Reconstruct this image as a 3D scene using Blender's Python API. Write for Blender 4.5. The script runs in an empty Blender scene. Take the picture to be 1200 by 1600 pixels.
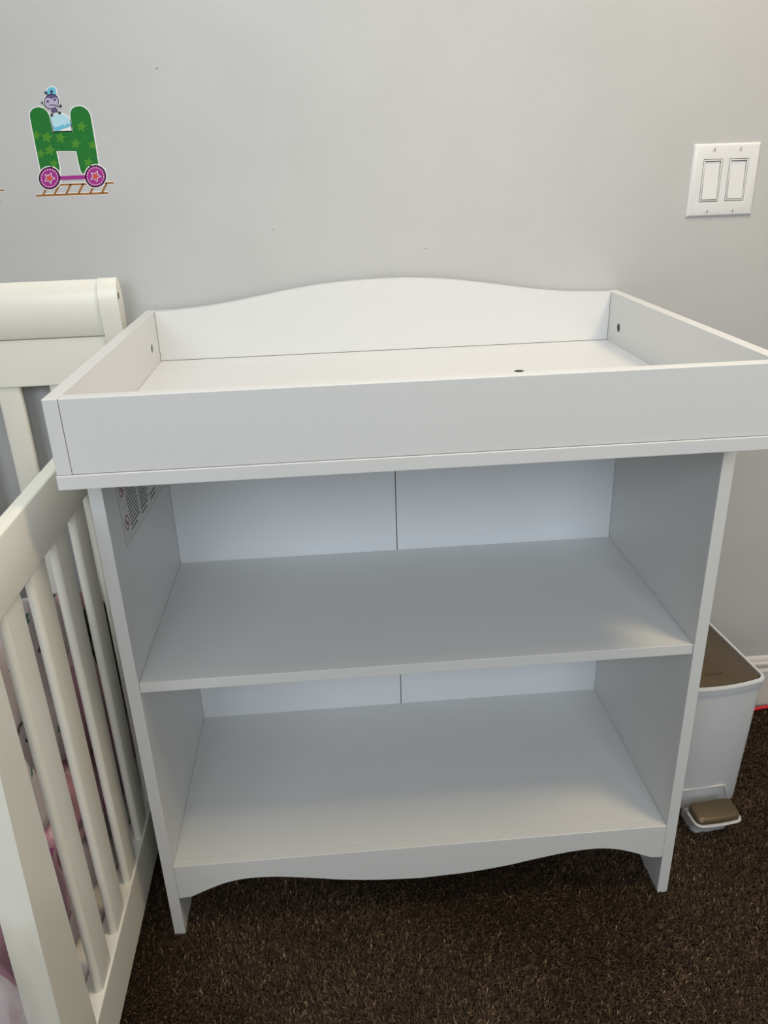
import bpy, bmesh, math, random
from mathutils import Vector, Matrix
import numpy as np
random.seed(7)
SC = bpy.context.scene
COL = SC.collection
PI = math.pi

# ------------------------------------------------------------------ materials
MATS = {}
def new_mat(name):
    m = bpy.data.materials.new(name); m.use_nodes = True
    nt = m.node_tree
    return m, nt, nt.nodes['Principled BSDF']
def mat(name, col, rough=.5, metal=0., bump=0., bscale=200., var=0., vscale=8., coat=0., spec=None, alpha=1., trans=0., sub=0.):
    if name in MATS: return MATS[name]
    m, nt, b = new_mat(name)
    b.inputs['Base Color'].default_value = (*col, 1)
    b.inputs['Roughness'].default_value = rough
    b.inputs['Metallic'].default_value = metal
    if spec is not None: b.inputs['Specular IOR Level'].default_value = spec
    if coat: b.inputs['Coat Weight'].default_value = coat; b.inputs['Coat Roughness'].default_value = .2
    if alpha < 1: b.inputs['Alpha'].default_value = alpha
    if trans: b.inputs['Transmission Weight'].default_value = trans
    tc = nt.nodes.new('ShaderNodeTexCoord')
    if bump:
        n = nt.nodes.new('ShaderNodeTexNoise'); n.inputs['Scale'].default_value = bscale; n.inputs['Detail'].default_value = 3
        nt.links.new(tc.outputs['Object'], n.inputs['Vector'])
        bp = nt.nodes.new('ShaderNodeBump'); bp.inputs['Strength'].default_value = bump; bp.inputs['Distance'].default_value = .002
        nt.links.new(n.outputs['Fac'], bp.inputs['Height']); nt.links.new(bp.outputs['Normal'], b.inputs['Normal'])
    if var:
        n = nt.nodes.new('ShaderNodeTexNoise'); n.inputs['Scale'].default_value = vscale; n.inputs['Detail'].default_value = 4
        nt.links.new(tc.outputs['Object'], n.inputs['Vector'])
        mx = nt.nodes.new('ShaderNodeMix'); mx.data_type = 'RGBA'
        mx.inputs[6].default_value = (*[c*(1-var) for c in col], 1); mx.inputs[7].default_value = (*[min(1, c*(1+var)) for c in col], 1)
        nt.links.new(n.outputs['Fac'], mx.inputs[0]); nt.links.new(mx.outputs[2], b.inputs['Base Color'])
    MATS[name] = m
    return m

def ramp_node(nt, stops, interp='LINEAR'):
    r = nt.nodes.new('ShaderNodeValToRGB'); cr = r.color_ramp; cr.interpolation = interp
    while len(cr.elements) < len(stops): cr.elements.new(.5)
    for e, (p, c) in zip(cr.elements, stops): e.position = p; e.color = (*c, 1)
    return r

def print_fabric(name, base, spots, scale=22., soft=.0, rough=.85):
    """cloth with a scattered print: voronoi cells coloured at random, only their hearts painted"""
    m, nt, b = new_mat(name)
    tc = nt.nodes.new('ShaderNodeTexCoord')
    nz = nt.nodes.new('ShaderNodeTexNoise'); nz.inputs['Scale'].default_value = scale*1.4; nz.inputs['Detail'].default_value = 2
    nt.links.new(tc.outputs['Object'], nz.inputs['Vector'])
    va = nt.nodes.new('ShaderNodeVectorMath'); va.operation = 'MULTIPLY_ADD'
    va.inputs[1].default_value = (.03, .03, .03)
    nt.links.new(nz.outputs['Color'], va.inputs[0]); nt.links.new(tc.outputs['Object'], va.inputs[2])
    v = nt.nodes.new('ShaderNodeTexVoronoi'); v.inputs['Scale'].default_value = scale
    nt.links.new(va.outputs[0], v.inputs['Vector'])
    sep = nt.nodes.new('ShaderNodeSeparateColor'); nt.links.new(v.outputs['Color'], sep.inputs[0])
    r = ramp_node(nt, [(i/len(spots), c) for i, c in enumerate(spots)], 'CONSTANT')
    nt.links.new(sep.outputs[0], r.inputs[0])
    th = nt.nodes.new('ShaderNodeMath'); th.operation = 'MULTIPLY'; th.inputs[1].default_value = .42
    nt.links.new(sep.outputs[1], th.inputs[0])
    ms = nt.nodes.new('ShaderNodeMath'); ms.operation = 'LESS_THAN'
    nt.links.new(v.outputs['Distance'], ms.inputs[0]); nt.links.new(th.outputs[0], ms.inputs[1])
    mx = nt.nodes.new('ShaderNodeMix'); mx.data_type = 'RGBA'; mx.inputs[6].default_value = (*base, 1)
    nt.links.new(ms.outputs[0], mx.inputs[0]); nt.links.new(r.outputs[0], mx.inputs[7])
    nt.links.new(mx.outputs[2], b.inputs['Base Color']); b.inputs['Roughness'].default_value = rough
    b.inputs['Sheen Weight'].default_value = .2
    MATS[name] = m
    return m

WHITE = mat('white_laminate', (.70, .70, .688), .38, bump=.05, bscale=900)
EDGE = WHITE
CRIB = mat('crib_paint', (.86, .835, .735), .30, bump=.05, bscale=250, var=.015)
BOARD = mat('backing_board', (.80, .83, .86), .45, bump=.08, bscale=1200)
DARKHOLE = mat('recess_shade_black', (.006, .006, .006), .6)  # near-black that paints shade into the tray holes and the lid gap
SCREW = mat('screw_white', (.72, .72, .70), .35)
PLATE = mat('switch_plastic', (.76,.76,.75), .28)
GREYGAP = mat('switch_gap_shade', (.10, .10, .10), .7)  # dark grey painted in as the shade of switch gaps and screw slots
BINW = mat('bin_white_plastic', (.60,.62,.64), .42, bump=.04, bscale=500)
BINRIM = mat('bin_rim_white', (.70,.68,.64), .35)
BRONZE = mat('brushed_bronze', (.135, .10, .06), .40, metal=.5, bump=.03, bscale=900)
LOGO = mat('lid_letters', (.010, .007, .004), .5)
RED = mat('red_cord', (.55, .02, .03), .4)
BASEB = mat('baseboard_paint', (.64,.61,.57), .35)
CEIL = mat('ceiling_paint', (.68,.66,.62), .9, bump=.3, bscale=80)
LABEL = mat('label_film', (.62, .62, .59), .35)
LABELEDGE = mat('label_border', (.42, .41, .38), .5)
INK = mat('label_ink', (.10, .10, .10), .6)
INKRED = mat('label_red_ink', (.30, .045, .045), .6)

def wall_material():
    m, nt, b = new_mat('wall_paint')
    tc = nt.nodes.new('ShaderNodeTexCoord')
    n1 = nt.nodes.new('ShaderNodeTexNoise'); n1.inputs['Scale'].default_value = 95; n1.inputs['Detail'].default_value = 4
    n2 = nt.nodes.new('ShaderNodeTexNoise'); n2.inputs['Scale'].default_value = 7; n2.inputs['Detail'].default_value = 3
    nt.links.new(tc.outputs['Object'], n1.inputs['Vector']); nt.links.new(tc.outputs['Object'], n2.inputs['Vector'])
    ad = nt.nodes.new('ShaderNodeMath'); ad.operation = 'MULTIPLY_ADD'; ad.inputs[1].default_value = 1.2
    nt.links.new(n2.outputs['Fac'], ad.inputs[0]); nt.links.new(n1.outputs['Fac'], ad.inputs[2])
    bp = nt.nodes.new('ShaderNodeBump'); bp.inputs['Strength'].default_value = .16; bp.inputs['Distance'].default_value = .0022
    nt.links.new(ad.outputs[0], bp.inputs['Height']); nt.links.new(bp.outputs['Normal'], b.inputs['Normal'])
    r = ramp_node(nt, [(.3, (.495, .495, .485)), (.7, (.52, .52, .510))])
    nt.links.new(n2.outputs['Fac'], r.inputs[0]); nt.links.new(r.outputs[0], b.inputs['Base Color'])
    # three old scuffs in the paint
    last = r.outputs[0]
    for p, rad in (((.0708, .4766, 1.2986), .0013), ((.229, .4766, 1.058), .0009), ((.4868, .4766, 1.0180), .0010), ((1.18, .4766, .165), .0011)):
        mp = nt.nodes.new('ShaderNodeVectorMath'); mp.operation = 'DISTANCE'; mp.inputs[1].default_value = p
        nt.links.new(tc.outputs['Object'], mp.inputs[0])
        lt = nt.nodes.new('ShaderNodeMath'); lt.operation = 'LESS_THAN'; lt.inputs[1].default_value = rad
        nt.links.new(mp.outputs['Value'], lt.inputs[0])
        mx = nt.nodes.new('ShaderNodeMix'); mx.data_type = 'RGBA'; mx.inputs[7].default_value = (.16, .15, .14, 1)
        nt.links.new(lt.outputs[0], mx.inputs[0]); nt.links.new(last, mx.inputs[6]); last = mx.outputs[2]
    nt.links.new(last, b.inputs['Base Color'])
    b.inputs['Roughness'].default_value = .62
    return m
WALL = wall_material()

def carpet_material():
    m, nt, b = new_mat('carpet_backing')
    tc = nt.nodes.new('ShaderNodeTexCoord')
    n1 = nt.nodes.new('ShaderNodeTexNoise'); n1.inputs['Scale'].default_value = 330; n1.inputs['Detail'].default_value = 3
    nt.links.new(tc.outputs['Object'], n1.inputs['Vector'])
    r = ramp_node(nt, [(.35, (.012, .007, .004)), (.55, (.05, .031, .018)), (.75, (.11, .07, .04))])
    nt.links.new(n1.outputs['Fac'], r.inputs[0]); nt.links.new(r.outputs[0], b.inputs['Base Color'])
    bp = nt.nodes.new('ShaderNodeBump'); bp.inputs['Strength'].default_value = 1; bp.inputs['Distance'].default_value = .006
    nt.links.new(n1.outputs['Fac'], bp.inputs['Height']); nt.links.new(bp.outputs['Normal'], b.inputs['Normal'])
    b.inputs['Roughness'].default_value = .95; b.inputs['Specular IOR Level'].default_value = .1
    return m
CARPET = carpet_material()

def pile_material():
    m, nt, b = new_mat('carpet_pile')
    at = nt.nodes.new('ShaderNodeAttribute'); at.attribute_name = 'tint'
    r = ramp_node(nt, [(0, (.012, .007, .004)), (.5, (.060, .037, .020)), (.85, (.15, .095, .054)), (1, (.36, .25, .155))])
    nt.links.new(at.outputs['Fac'], r.inputs[0]); nt.links.new(r.outputs[0], b.inputs['Base Color'])
    b.inputs['Roughness'].default_value = .8; b.inputs['Specular IOR Level'].default_value = .25
    return m
PILE = pile_material()

# ------------------------------------------------------------------ helpers
def tag(o, label=None, cat=None, group=None, kind=None):
    if label: o['label'] = label
    if cat: o['category'] = cat
    if group: o['group'] = group
    if kind: o['kind'] = kind
    return o
def empty(name, loc=(0, 0, 0), rot=(0, 0, 0), label=None, cat=None, group=None):
    o = bpy.data.objects.new(name, None); COL.objects.link(o)
    o.location = loc; o.rotation_euler = rot; o.empty_display_size = .05
    return tag(o, label, cat, group)
def link(name, bm, mats, parent=None, smooth=None):
    me = bpy.data.meshes.new(name)
    bmesh.ops.recalc_face_normals(bm, faces=bm.faces)
    bm.to_mesh(me); bm.free()
    for m in (mats if isinstance(mats, (list, tuple)) else [mats]): me.materials.append(m)
    o = bpy.data.objects.new(name, me); COL.objects.link(o)
    if parent: o.parent = parent
    if smooth is not None:
        for p in me.polygons: p.use_smooth = True
        try: me.set_sharp_from_angle(angle=math.radians(smooth))
        except Exception: pass
    return o
def add_box(bm, x0, x1, y0, y1, z0, z1, bev=0., seg=2, mi=0):
    vs = [bm.verts.new(p) for p in ((x0,y0,z0),(x1,y0,z0),(x1,y1,z0),(x0,y1,z0),(x0,y0,z1),(x1,y0,z1),(x1,y1,z1),(x0,y1,z1))]
    fs = [bm.faces.new([vs[i] for i in f]) for f in ((3,2,1,0),(4,5,6,7),(0,1,5,4),(1,2,6,5),(2,3,7,6),(3,0,4,7))]
    for f in fs: f.material_index = mi
    if bev:
        es = list({e for f in fs for e in f.edges})
        r = bmesh.ops.bevel(bm, geom=es, offset=bev, segments=seg, affect='EDGES', profile=.5, clamp_overlap=True)
        for f in r['faces']: f.material_index = mi
def box(name, dims, m, parent=None, bev=.0006, seg=2):
    bm = bmesh.new(); add_box(bm, *dims, bev, seg)
    return link(name, bm, m, parent, smooth=18)
def add_prism(bm, pts, axis, a, b, mi=0, bev=0., seg=2):
    """extrude 2-D outline pts along axis ('x': pts are (y,z); 'y': (x,z); 'z': (x,y))"""
    def P(u, v, w):
        return {'x': (w, u, v), 'y': (u, w, v), 'z': (u, v, w)}[axis]
    A = [bm.verts.new(P(u, v, a)) for u, v in pts]; B = [bm.verts.new(P(u, v, b)) for u, v in pts]
    n = len(pts)
    fs = [bm.faces.new(A), bm.faces.new(B[::-1])]
    for i in range(n): fs.append(bm.faces.new((A[i], B[i], B[(i+1) % n], A[(i+1) % n])))
    for f in fs: f.material_index = mi
    if bev:
        es = list(set(fs[0].edges) | set(fs[1].edges))
        r = bmesh.ops.bevel(bm, geom=es, offset=bev, segments=seg, affect='EDGES', profile=.5)
        for f in r['faces']: f.material_index = mi
def prism(name, pts, axis, a, b, m, parent=None, bev=0., smooth=18, seg=2):
    bm = bmesh.new(); add_prism(bm, pts, axis, a, b, 0, bev, seg)
    return link(name, bm, m, parent, smooth)
def add_cyl(bm, c, r, axis, h, n=20, mi=0, r2=None):
    """disc of radius r centred at c, extruded by h along axis"""
    ax = {'x': 0, 'y': 1, 'z': 2}[axis]
    def P(i, rr, d):
        a = 2*PI*i/n; u, v = rr*math.cos(a), rr*math.sin(a)
        p = [0, 0, 0]; p[ax] = d; p[(ax+1) % 3] = u; p[(ax+2) % 3] = v
        return (c[0]+p[0], c[1]+p[1], c[2]+p[2])
    A = [bm.verts.new(P(i, r, 0)) for i in range(n)]; B = [bm.verts.new(P(i, r2 or r, h)) for i in range(n)]
    fs = [bm.faces.new(A), bm.faces.new(B[::-1])] + [bm.faces.new((A[i], B[i], B[(i+1) % n], A[(i+1) % n])) for i in range(n)]
    for f in fs: f.material_index = mi
def smooth_curve(pts, n=6):
    out = []
    for i in range(len(pts)-1):
        p0 = pts[max(i-1, 0)]; p1 = pts[i]; p2 = pts[i+1]; p3 = pts[min(i+2, len(pts)-1)]
        for k in range(n):
            t = k/n
            out.append(tuple(.5*((2*b)+(-a+c)*t+(2*a-5*b+4*c-d)*t*t+(-a+3*b-3*c+d)*t**3) for a, b, c, d in zip(p0, p1, p2, p3)))
    out.append(tuple(pts[-1]))
    return out
def add_tube(bm, pts, r, n=10, mi=0):
    rings = []
    pts = [Vector(p) for p in pts]
    for i, p in enumerate(pts):
        t = (pts[min(i+1, len(pts)-1)]-pts[max(i-1, 0)]).normalized()
        u = t.cross(Vector((0, 0, 1)));
        if u.length < .01: u = t.cross(Vector((0, 1, 0)))
        u.normalize(); v = t.cross(u)
        rings.append([bm.verts.new(p+u*r*math.cos(2*PI*k/n)+v*r*math.sin(2*PI*k/n)) for k in range(n)])
    for a, b in zip(rings, rings[1:]):
        for k in range(n): bm.faces.new((a[k], a[(k+1) % n], b[(k+1) % n], b[k])).material_index = mi
    bm.faces.new(rings[0]); bm.faces.new(rings[-1][::-1])
def bore(o, cutters):
    """drill real holes through a panel; cutters = list of (centre, radius, axis, length)"""
    bm = bmesh.new()
    for c, r, ax, h in cutters: add_cyl(bm, c, r, ax, h, 24)
    cut = link('cutter', bm, DARKHOLE)
    md = o.modifiers.new('b', 'BOOLEAN'); md.operation = 'DIFFERENCE'; md.object = cut; md.solver = 'EXACT'
    dg = bpy.context.evaluated_depsgraph_get()
    me = bpy.data.meshes.new_from_object(o.evaluated_get(dg))
    o.modifiers.clear(); o.data = me
    bpy.data.objects.remove(cut)
DECAL = {
 'letter': [
  ('white',0,[(-49.6,30.6),(-50.1,68.7),(-50.2,107.0),(-48.9,113.3),(-44.6,118.2),(-38.3,121.0),(-31.4,121.6),(-25.2,120.0),(-20.2,115.5),(-17.5,109.3),(-16.8,100.0),(-16.6,85.8),(11.4,85.8),(11.5,105.4),(12.6,112.0),(16.3,117.6),(22.8,120.8),(30.5,121.5),(37.6,119.3),(42.9,114.2),(45.6,107.6),(45.9,96.6),(46.1,66.5),(45.8,31.6),(35.3,22.3),(20.0,20.5),(14.9,23.1),(12.8,28.2),(11.8,41.3),(11.4,55.2),(-16.2,56.0),(-15.8,46.2),(-15.7,34.1),(-18.3,20.4),(-36.9,20.0)]),
  ('green',1,[(-47.9,31.5),(-48.5,68.9),(-48.6,107.1),(-47.4,112.8),(-43.6,117.1),(-38.1,119.6),(-31.8,120.1),(-26.2,118.6),(-21.6,114.6),(-19.1,108.8),(-18.4,99.7),(-18.2,84.3),(13.0,84.3),(13.2,105.5),(14.1,111.7),(17.4,116.5),(23.1,119.3),(30.1,120.0),(36.5,118.0),(41.5,113.3),(44.0,107.2),(44.2,96.4),(44.4,66.3),(44.2,32.1),(34.7,23.7),(20.5,22.1),(16.3,24.3),(14.5,28.7),(13.5,41.6),(13.0,56.7),(-18.0,57.6),(-17.5,46.0),(-17.4,34.0),(-19.7,21.9),(-36.0,21.6)]),
  ('leaf',2,[(-25.6,86.6),(-24.7,80.7),(-18.5,79.1),(-24.6,75.6),(-25.3,69.4),(-30.0,73.2),(-36.7,71.1),(-33.4,76.9),(-36.8,81.7),(-30.1,81.5)]),
  ('leaf',2,[(-5.3,84.7),(-4.4,79.4),(1.3,77.9),(-4.3,74.7),(-4.9,69.1),(-9.2,72.5),(-15.3,70.6),(-12.3,75.9),(-15.4,80.2),(-9.4,80.1)]),
  ('leaf',2,[(16.6,75.4),(17.5,70.0),(23.2,68.5),(17.6,65.3),(17.1,59.7),(12.7,63.1),(6.7,61.2),(9.6,66.5),(6.4,70.9),(12.5,70.7)]),
  ('leaf',2,[(30.1,99.2),(31.0,93.9),(36.6,92.4),(31.1,89.3),(30.6,83.7),(26.3,87.1),(20.2,85.1),(23.1,90.4),(19.9,94.7),(26.0,94.6)]),
  ('leaf',2,[(-24.7,68.2),(-23.8,62.2),(-17.6,60.5),(-23.7,57.0),(-24.5,50.8),(-29.2,54.6),(-35.9,52.4),(-32.6,58.3),(-36.0,63.2),(-29.3,63.0)]),
  ('leaf',2,[(-42.5,88.7),(-41.7,83.6),(-36.4,82.2),(-41.7,79.2),(-42.3,73.8),(-46.4,77.1),(-48.1,76.6),(-48.1,84.3),(-46.5,84.3)]),
  ('leaf',2,[(-40.6,62.4),(-39.8,57.2),(-34.4,55.7),(-39.8,52.7),(-40.4,47.2),(-44.5,50.6),(-48.0,49.4),(-48.0,52.9),(-47.5,53.8),(-48.0,54.5),(-48.0,58.0),(-44.6,57.9)]),
  ('leaf',2,[(42.4,72.2),(43.2,67.3),(44.5,67.0),(44.5,63.7),(43.4,63.1),(42.9,58.0),(39.0,61.1),(33.5,59.3),(36.1,64.1),(33.2,68.1),(38.7,67.9)]),
  ('leaf',2,[(31.7,47.5),(32.6,42.2),(38.1,40.8),(32.7,37.7),(32.2,32.1),(28.0,35.5),(22.1,33.6),(24.9,38.8),(21.8,43.1),(27.7,42.9)]),
  ('leaf',2,[(-22.7,46.9),(-22.0,42.0),(-17.5,40.8),(-17.5,40.2),(-21.9,37.7),(-22.4,33.6),(-23.6,33.5),(-26.4,35.7),(-31.9,33.9),(-29.2,38.8),(-32.0,42.8),(-26.5,42.6)]),
 ],
 'wheel': [
  ('white',2,[(-17.5,17.9),(-18.8,13.8),(-20.9,10.0),(-23.8,6.6),(-27.3,3.8),(-31.3,1.8),(-35.5,0.5),(-39.7,0.2),(-43.8,0.8),(-47.4,2.3),(-50.5,4.6),(-52.9,7.6),(-54.4,11.1),(-55.0,15.0),(-54.6,19.0),(-53.4,23.1),(-51.2,26.8),(-48.3,30.2),(-44.8,32.9),(-40.9,35.0),(-36.7,36.2),(-32.5,36.5),(-28.5,35.9),(-24.9,34.5),(-21.8,32.2),(-19.4,29.3),(-17.9,25.8),(-17.2,21.9)]),
  ('black',3,[(-19.2,17.9),(-20.3,14.2),(-22.3,10.8),(-24.9,7.7),(-28.1,5.1),(-31.7,3.2),(-35.5,2.1),(-39.4,1.8),(-43.1,2.3),(-46.4,3.7),(-49.3,5.8),(-51.4,8.5),(-52.8,11.7),(-53.3,15.3),(-53.0,19.0),(-51.8,22.7),(-49.9,26.1),(-47.2,29.2),(-44.0,31.7),(-40.5,33.6),(-36.7,34.7),(-32.8,35.0),(-29.2,34.4),(-25.9,33.1),(-23.1,31.0),(-20.9,28.4),(-19.5,25.2),(-18.9,21.6)]),
  ('magenta',4,[(-21.2,18.0),(-22.2,14.7),(-23.9,11.7),(-26.3,8.9),(-29.1,6.6),(-32.2,5.0),(-35.6,4.0),(-39.0,3.7),(-42.3,4.2),(-45.2,5.4),(-47.7,7.2),(-49.6,9.6),(-50.8,12.5),(-51.3,15.6),(-51.0,18.9),(-49.9,22.2),(-48.2,25.2),(-45.9,27.9),(-43.1,30.2),(-39.9,31.8),(-36.6,32.8),(-33.2,33.1),(-30.0,32.6),(-27.1,31.4),(-24.6,29.6),(-22.7,27.2),(-21.5,24.4),(-21.0,21.3)]),
  ('white',5,[(-23.6,18.1),(-22.6,18.0),(-23.2,15.8),(-24.2,16.0)]),
  ('white',5,[(-24.9,14.3),(-24.0,13.9),(-25.3,11.9),(-26.1,12.4)]),
  ('white',5,[(-27.4,10.9),(-26.7,10.3),(-28.5,8.6),(-29.1,9.4)]),
  ('white',5,[(-30.7,8.3),(-30.3,7.4),(-32.5,6.3),(-32.7,7.2)]),
  ('white',5,[(-34.5,6.6),(-34.4,5.7),(-36.8,5.2),(-36.7,6.2)]),
  ('white',5,[(-38.5,6.1),(-38.7,5.1),(-41.0,5.4),(-40.6,6.4)]),
  ('white',5,[(-42.3,6.9),(-42.8,5.9),(-44.7,6.9),(-44.1,7.7)]),
  ('white',5,[(-45.4,8.7),(-46.2,7.9),(-47.6,9.5),(-46.8,10.2)]),
  ('white',5,[(-47.7,11.6),(-48.6,11.0),(-49.4,13.0),(-48.4,13.4)]),
  ('white',5,[(-48.8,15.0),(-49.8,14.8),(-49.9,17.0),(-48.8,17.1)]),
  ('white',5,[(-48.6,18.9),(-49.6,18.9),(-49.0,21.1),(-48.0,20.9)]),
  ('white',5,[(-47.2,22.6),(-48.1,23.0),(-46.8,25.0),(-46.0,24.5)]),
  ('white',5,[(-44.8,26.0),(-45.5,26.6),(-43.6,28.2),(-43.1,27.5)]),
  ('white',5,[(-41.5,28.6),(-41.9,29.4),(-39.7,30.5),(-39.5,29.6)]),
  ('white',5,[(-37.7,30.2),(-37.8,31.2),(-35.5,31.6),(-35.5,30.6)]),
  ('white',5,[(-33.7,30.7),(-33.5,31.7),(-31.3,31.4),(-31.6,30.4)]),
  ('white',5,[(-30.0,30.0),(-29.5,30.9),(-27.5,30.0),(-28.2,29.1)]),
  ('white',5,[(-26.8,28.1),(-26.1,28.9),(-24.6,27.4),(-25.5,26.7)]),
  ('white',5,[(-24.6,25.3),(-23.7,25.9),(-22.8,23.9),(-23.8,23.5)]),
  ('white',5,[(-23.5,21.9),(-22.4,22.2),(-22.4,19.9),(-23.4,19.8)]),
  ('white',5,[(-31.2,26.8),(-31.7,20.8),(-26.6,17.8),(-32.9,15.6),(-35.2,9.7),(-38.6,14.3),(-45.0,13.7),(-40.8,18.8),(-42.5,24.2),(-36.6,22.8)]),
  ('magenta',6,[(-32.1,25.2),(-32.7,20.3),(-28.4,18.0),(-33.6,16.2),(-35.4,11.4),(-38.0,15.2),(-43.3,14.6),(-39.8,18.7),(-41.3,23.1),(-36.5,21.8)]),
  ('orange',7,[(-33.3,23.3),(-33.0,20.1),(-30.6,18.1),(-33.9,16.5),(-35.6,13.4),(-37.8,15.6),(-41.3,15.7),(-39.4,18.7),(-39.8,21.8),(-36.4,21.5)]),
  ('white',2,[(55.2,18.4),(54.0,14.3),(52.0,10.5),(49.2,7.1),(45.8,4.3),(41.9,2.2),(37.7,1.0),(33.5,0.7),(29.4,1.3),(25.7,2.8),(22.6,5.1),(20.2,8.0),(18.6,11.6),(17.9,15.5),(18.2,19.5),(19.4,23.6),(21.4,27.4),(24.2,30.7),(27.7,33.5),(31.5,35.5),(35.7,36.7),(39.8,37.1),(43.9,36.5),(47.5,35.0),(50.6,32.8),(53.1,29.8),(54.7,26.3),(55.4,22.5)]),
  ('black',3,[(53.5,18.4),(52.5,14.7),(50.6,11.3),(48.1,8.1),(44.9,5.6),(41.4,3.7),(37.6,2.6),(33.7,2.3),(30.1,2.8),(26.7,4.1),(23.9,6.2),(21.7,9.0),(20.2,12.2),(19.6,15.8),(19.9,19.5),(20.9,23.2),(22.8,26.6),(25.4,29.7),(28.5,32.2),(32.0,34.1),(35.8,35.2),(39.6,35.5),(43.2,35.0),(46.6,33.7),(49.4,31.6),(51.6,28.9),(53.1,25.7),(53.7,22.2)]),
  ('magenta',4,[(51.5,18.5),(50.6,15.2),(48.9,12.1),(46.7,9.4),(43.9,7.1),(40.8,5.4),(37.5,4.4),(34.1,4.2),(30.8,4.7),(27.9,5.9),(25.4,7.7),(23.5,10.1),(22.2,13.0),(21.7,16.1),(21.9,19.4),(22.8,22.7),(24.5,25.8),(26.7,28.5),(29.5,30.7),(32.6,32.4),(35.9,33.4),(39.2,33.6),(42.5,33.2),(45.4,32.0),(47.9,30.2),(49.8,27.8),(51.1,24.9),(51.7,21.8)]),
  ('white',5,[(49.1,18.6),(50.2,18.5),(49.6,16.3),(48.6,16.5)]),
  ('white',5,[(47.9,14.8),(48.8,14.4),(47.5,12.4),(46.7,12.9)]),
  ('white',5,[(45.5,11.4),(46.2,10.8),(44.4,9.1),(43.8,9.9)]),
  ('white',5,[(42.3,8.7),(42.7,7.9),(40.6,6.8),(40.3,7.7)]),
  ('white',5,[(38.5,7.1),(38.6,6.1),(36.3,5.7),(36.3,6.7)]),
  ('white',5,[(34.5,6.6),(34.3,5.6),(32.1,5.9),(32.4,6.9)]),
  ('white',5,[(30.8,7.3),(30.3,6.4),(28.3,7.4),(28.9,8.2)]),
  ('white',5,[(27.6,9.2),(26.8,8.4),(25.4,10.0),(26.2,10.6)]),
  ('white',5,[(25.3,12.0),(24.4,11.5),(23.5,13.5),(24.5,13.9)]),
  ('white',5,[(24.1,15.5),(23.1,15.3),(23.0,17.5),(24.0,17.6)]),
  ('white',5,[(24.2,19.4),(23.2,19.4),(23.8,21.6),(24.8,21.4)]),
  ('white',5,[(25.5,23.1),(24.6,23.5),(25.9,25.5),(26.7,25.0)]),
  ('white',5,[(27.9,26.5),(27.2,27.1),(29.0,28.8),(29.5,28.0)]),
  ('white',5,[(31.1,29.1),(30.7,29.9),(32.8,31.0),(33.1,30.1)]),
  ('white',5,[(34.9,30.7),(34.7,31.7),(37.0,32.1),(37.0,31.2)]),
  ('white',5,[(38.8,31.2),(39.0,32.2),(41.2,32.0),(40.9,31.0)]),
  ('white',5,[(42.6,30.5),(43.0,31.4),(45.0,30.5),(44.4,29.6)]),
  ('white',5,[(45.7,28.7),(46.4,29.5),(47.9,27.9),(47.1,27.3)]),
  ('white',5,[(48.0,25.9),(48.9,26.4),(49.8,24.5),(48.8,24.1)]),
  ('white',5,[(49.2,22.4),(50.2,22.7),(50.3,20.5),(49.3,20.4)]),
  ('white',5,[(41.4,27.3),(41.1,21.4),(46.2,18.3),(40.0,16.1),(37.8,10.2),(34.3,14.8),(27.8,14.2),(31.9,19.3),(30.1,24.7),(36.1,23.3)]),
  ('magenta',6,[(40.5,25.7),(40.1,20.8),(44.4,18.5),(39.2,16.7),(37.6,11.9),(34.8,15.7),(29.5,15.1),(33.0,19.2),(31.3,23.6),(36.2,22.4)]),
  ('orange',7,[(39.4,23.8),(39.7,20.6),(42.2,18.6),(39.0,17.0),(37.3,13.9),(35.0,16.1),(31.6,16.2),(33.4,19.2),(32.9,22.3),(36.3,22.0)]),
 ],
 'axle': [
  ('magenta',3,[(-22.3,21.2),(-10.3,20.8),(-2.9,21.1),(23.1,21.3),(22.1,15.4),(-3.9,15.5),(-23.4,15.4)]),
 ],
 'track': [
  ('white',0,[(-21.5,5.5),(63.1,5.8),(63.7,10.9),(-20.7,10.6)]),
  ('brown',1,[(-21.3,6.6),(63.2,6.9),(63.6,9.7),(-20.9,9.4)]),
  ('white',0,[(-62.6,-9.5),(51.6,-9.2),(52.3,-3.7),(-61.7,-4.1)]),
  ('brown',1,[(-62.4,-8.4),(51.7,-8.0),(52.1,-4.9),(-61.9,-5.2)]),
  ('brown',1,[(-49.5,-6.1),(-39.3,8.0),(-41.7,9.3),(-51.9,-4.8)]),
  ('brown',1,[(-31.8,-6.1),(-21.6,7.9),(-24.1,9.2),(-34.2,-4.8)]),
  ('brown',1,[(-13.2,-6.2),(-3.1,7.9),(-5.5,9.2),(-15.6,-4.9)]),
  ('brown',1,[(6.4,-6.3),(16.5,7.8),(14.0,9.1),(4.0,-5.0)]),
  ('brown',1,[(25.1,-6.4),(35.1,7.7),(32.7,9.1),(22.7,-5.1)]),
  ('brown',1,[(43.9,-6.5),(53.8,7.7),(51.3,9.0),(41.4,-5.1)]),
 ],
 'cloud': [
  ('white',0,[(-17.7,108.3),(-0.1,112.1),(8.5,108.5),(12.6,100.8),(12.8,94.0),(12.3,84.3),(-17.9,83.8)]),
  ('sky',1,[(-17.3,107.1),(-9.7,109.4),(-0.6,110.0),(7.0,107.3),(10.6,102.3),(12.2,97.3),(10.5,92.3),(2.8,90.1),(-2.9,88.6),(-8.9,85.4),(-15.0,86.7),(-16.8,93.1)]),
  ('blue',2,[(-16.9,94.7),(-12.3,91.3),(-6.6,92.8),(0.2,95.1),(6.0,97.4),(11.4,97.3),(10.9,92.3),(3.7,90.0),(-2.9,88.6),(-8.9,85.4),(-15.0,86.7)]),
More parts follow.
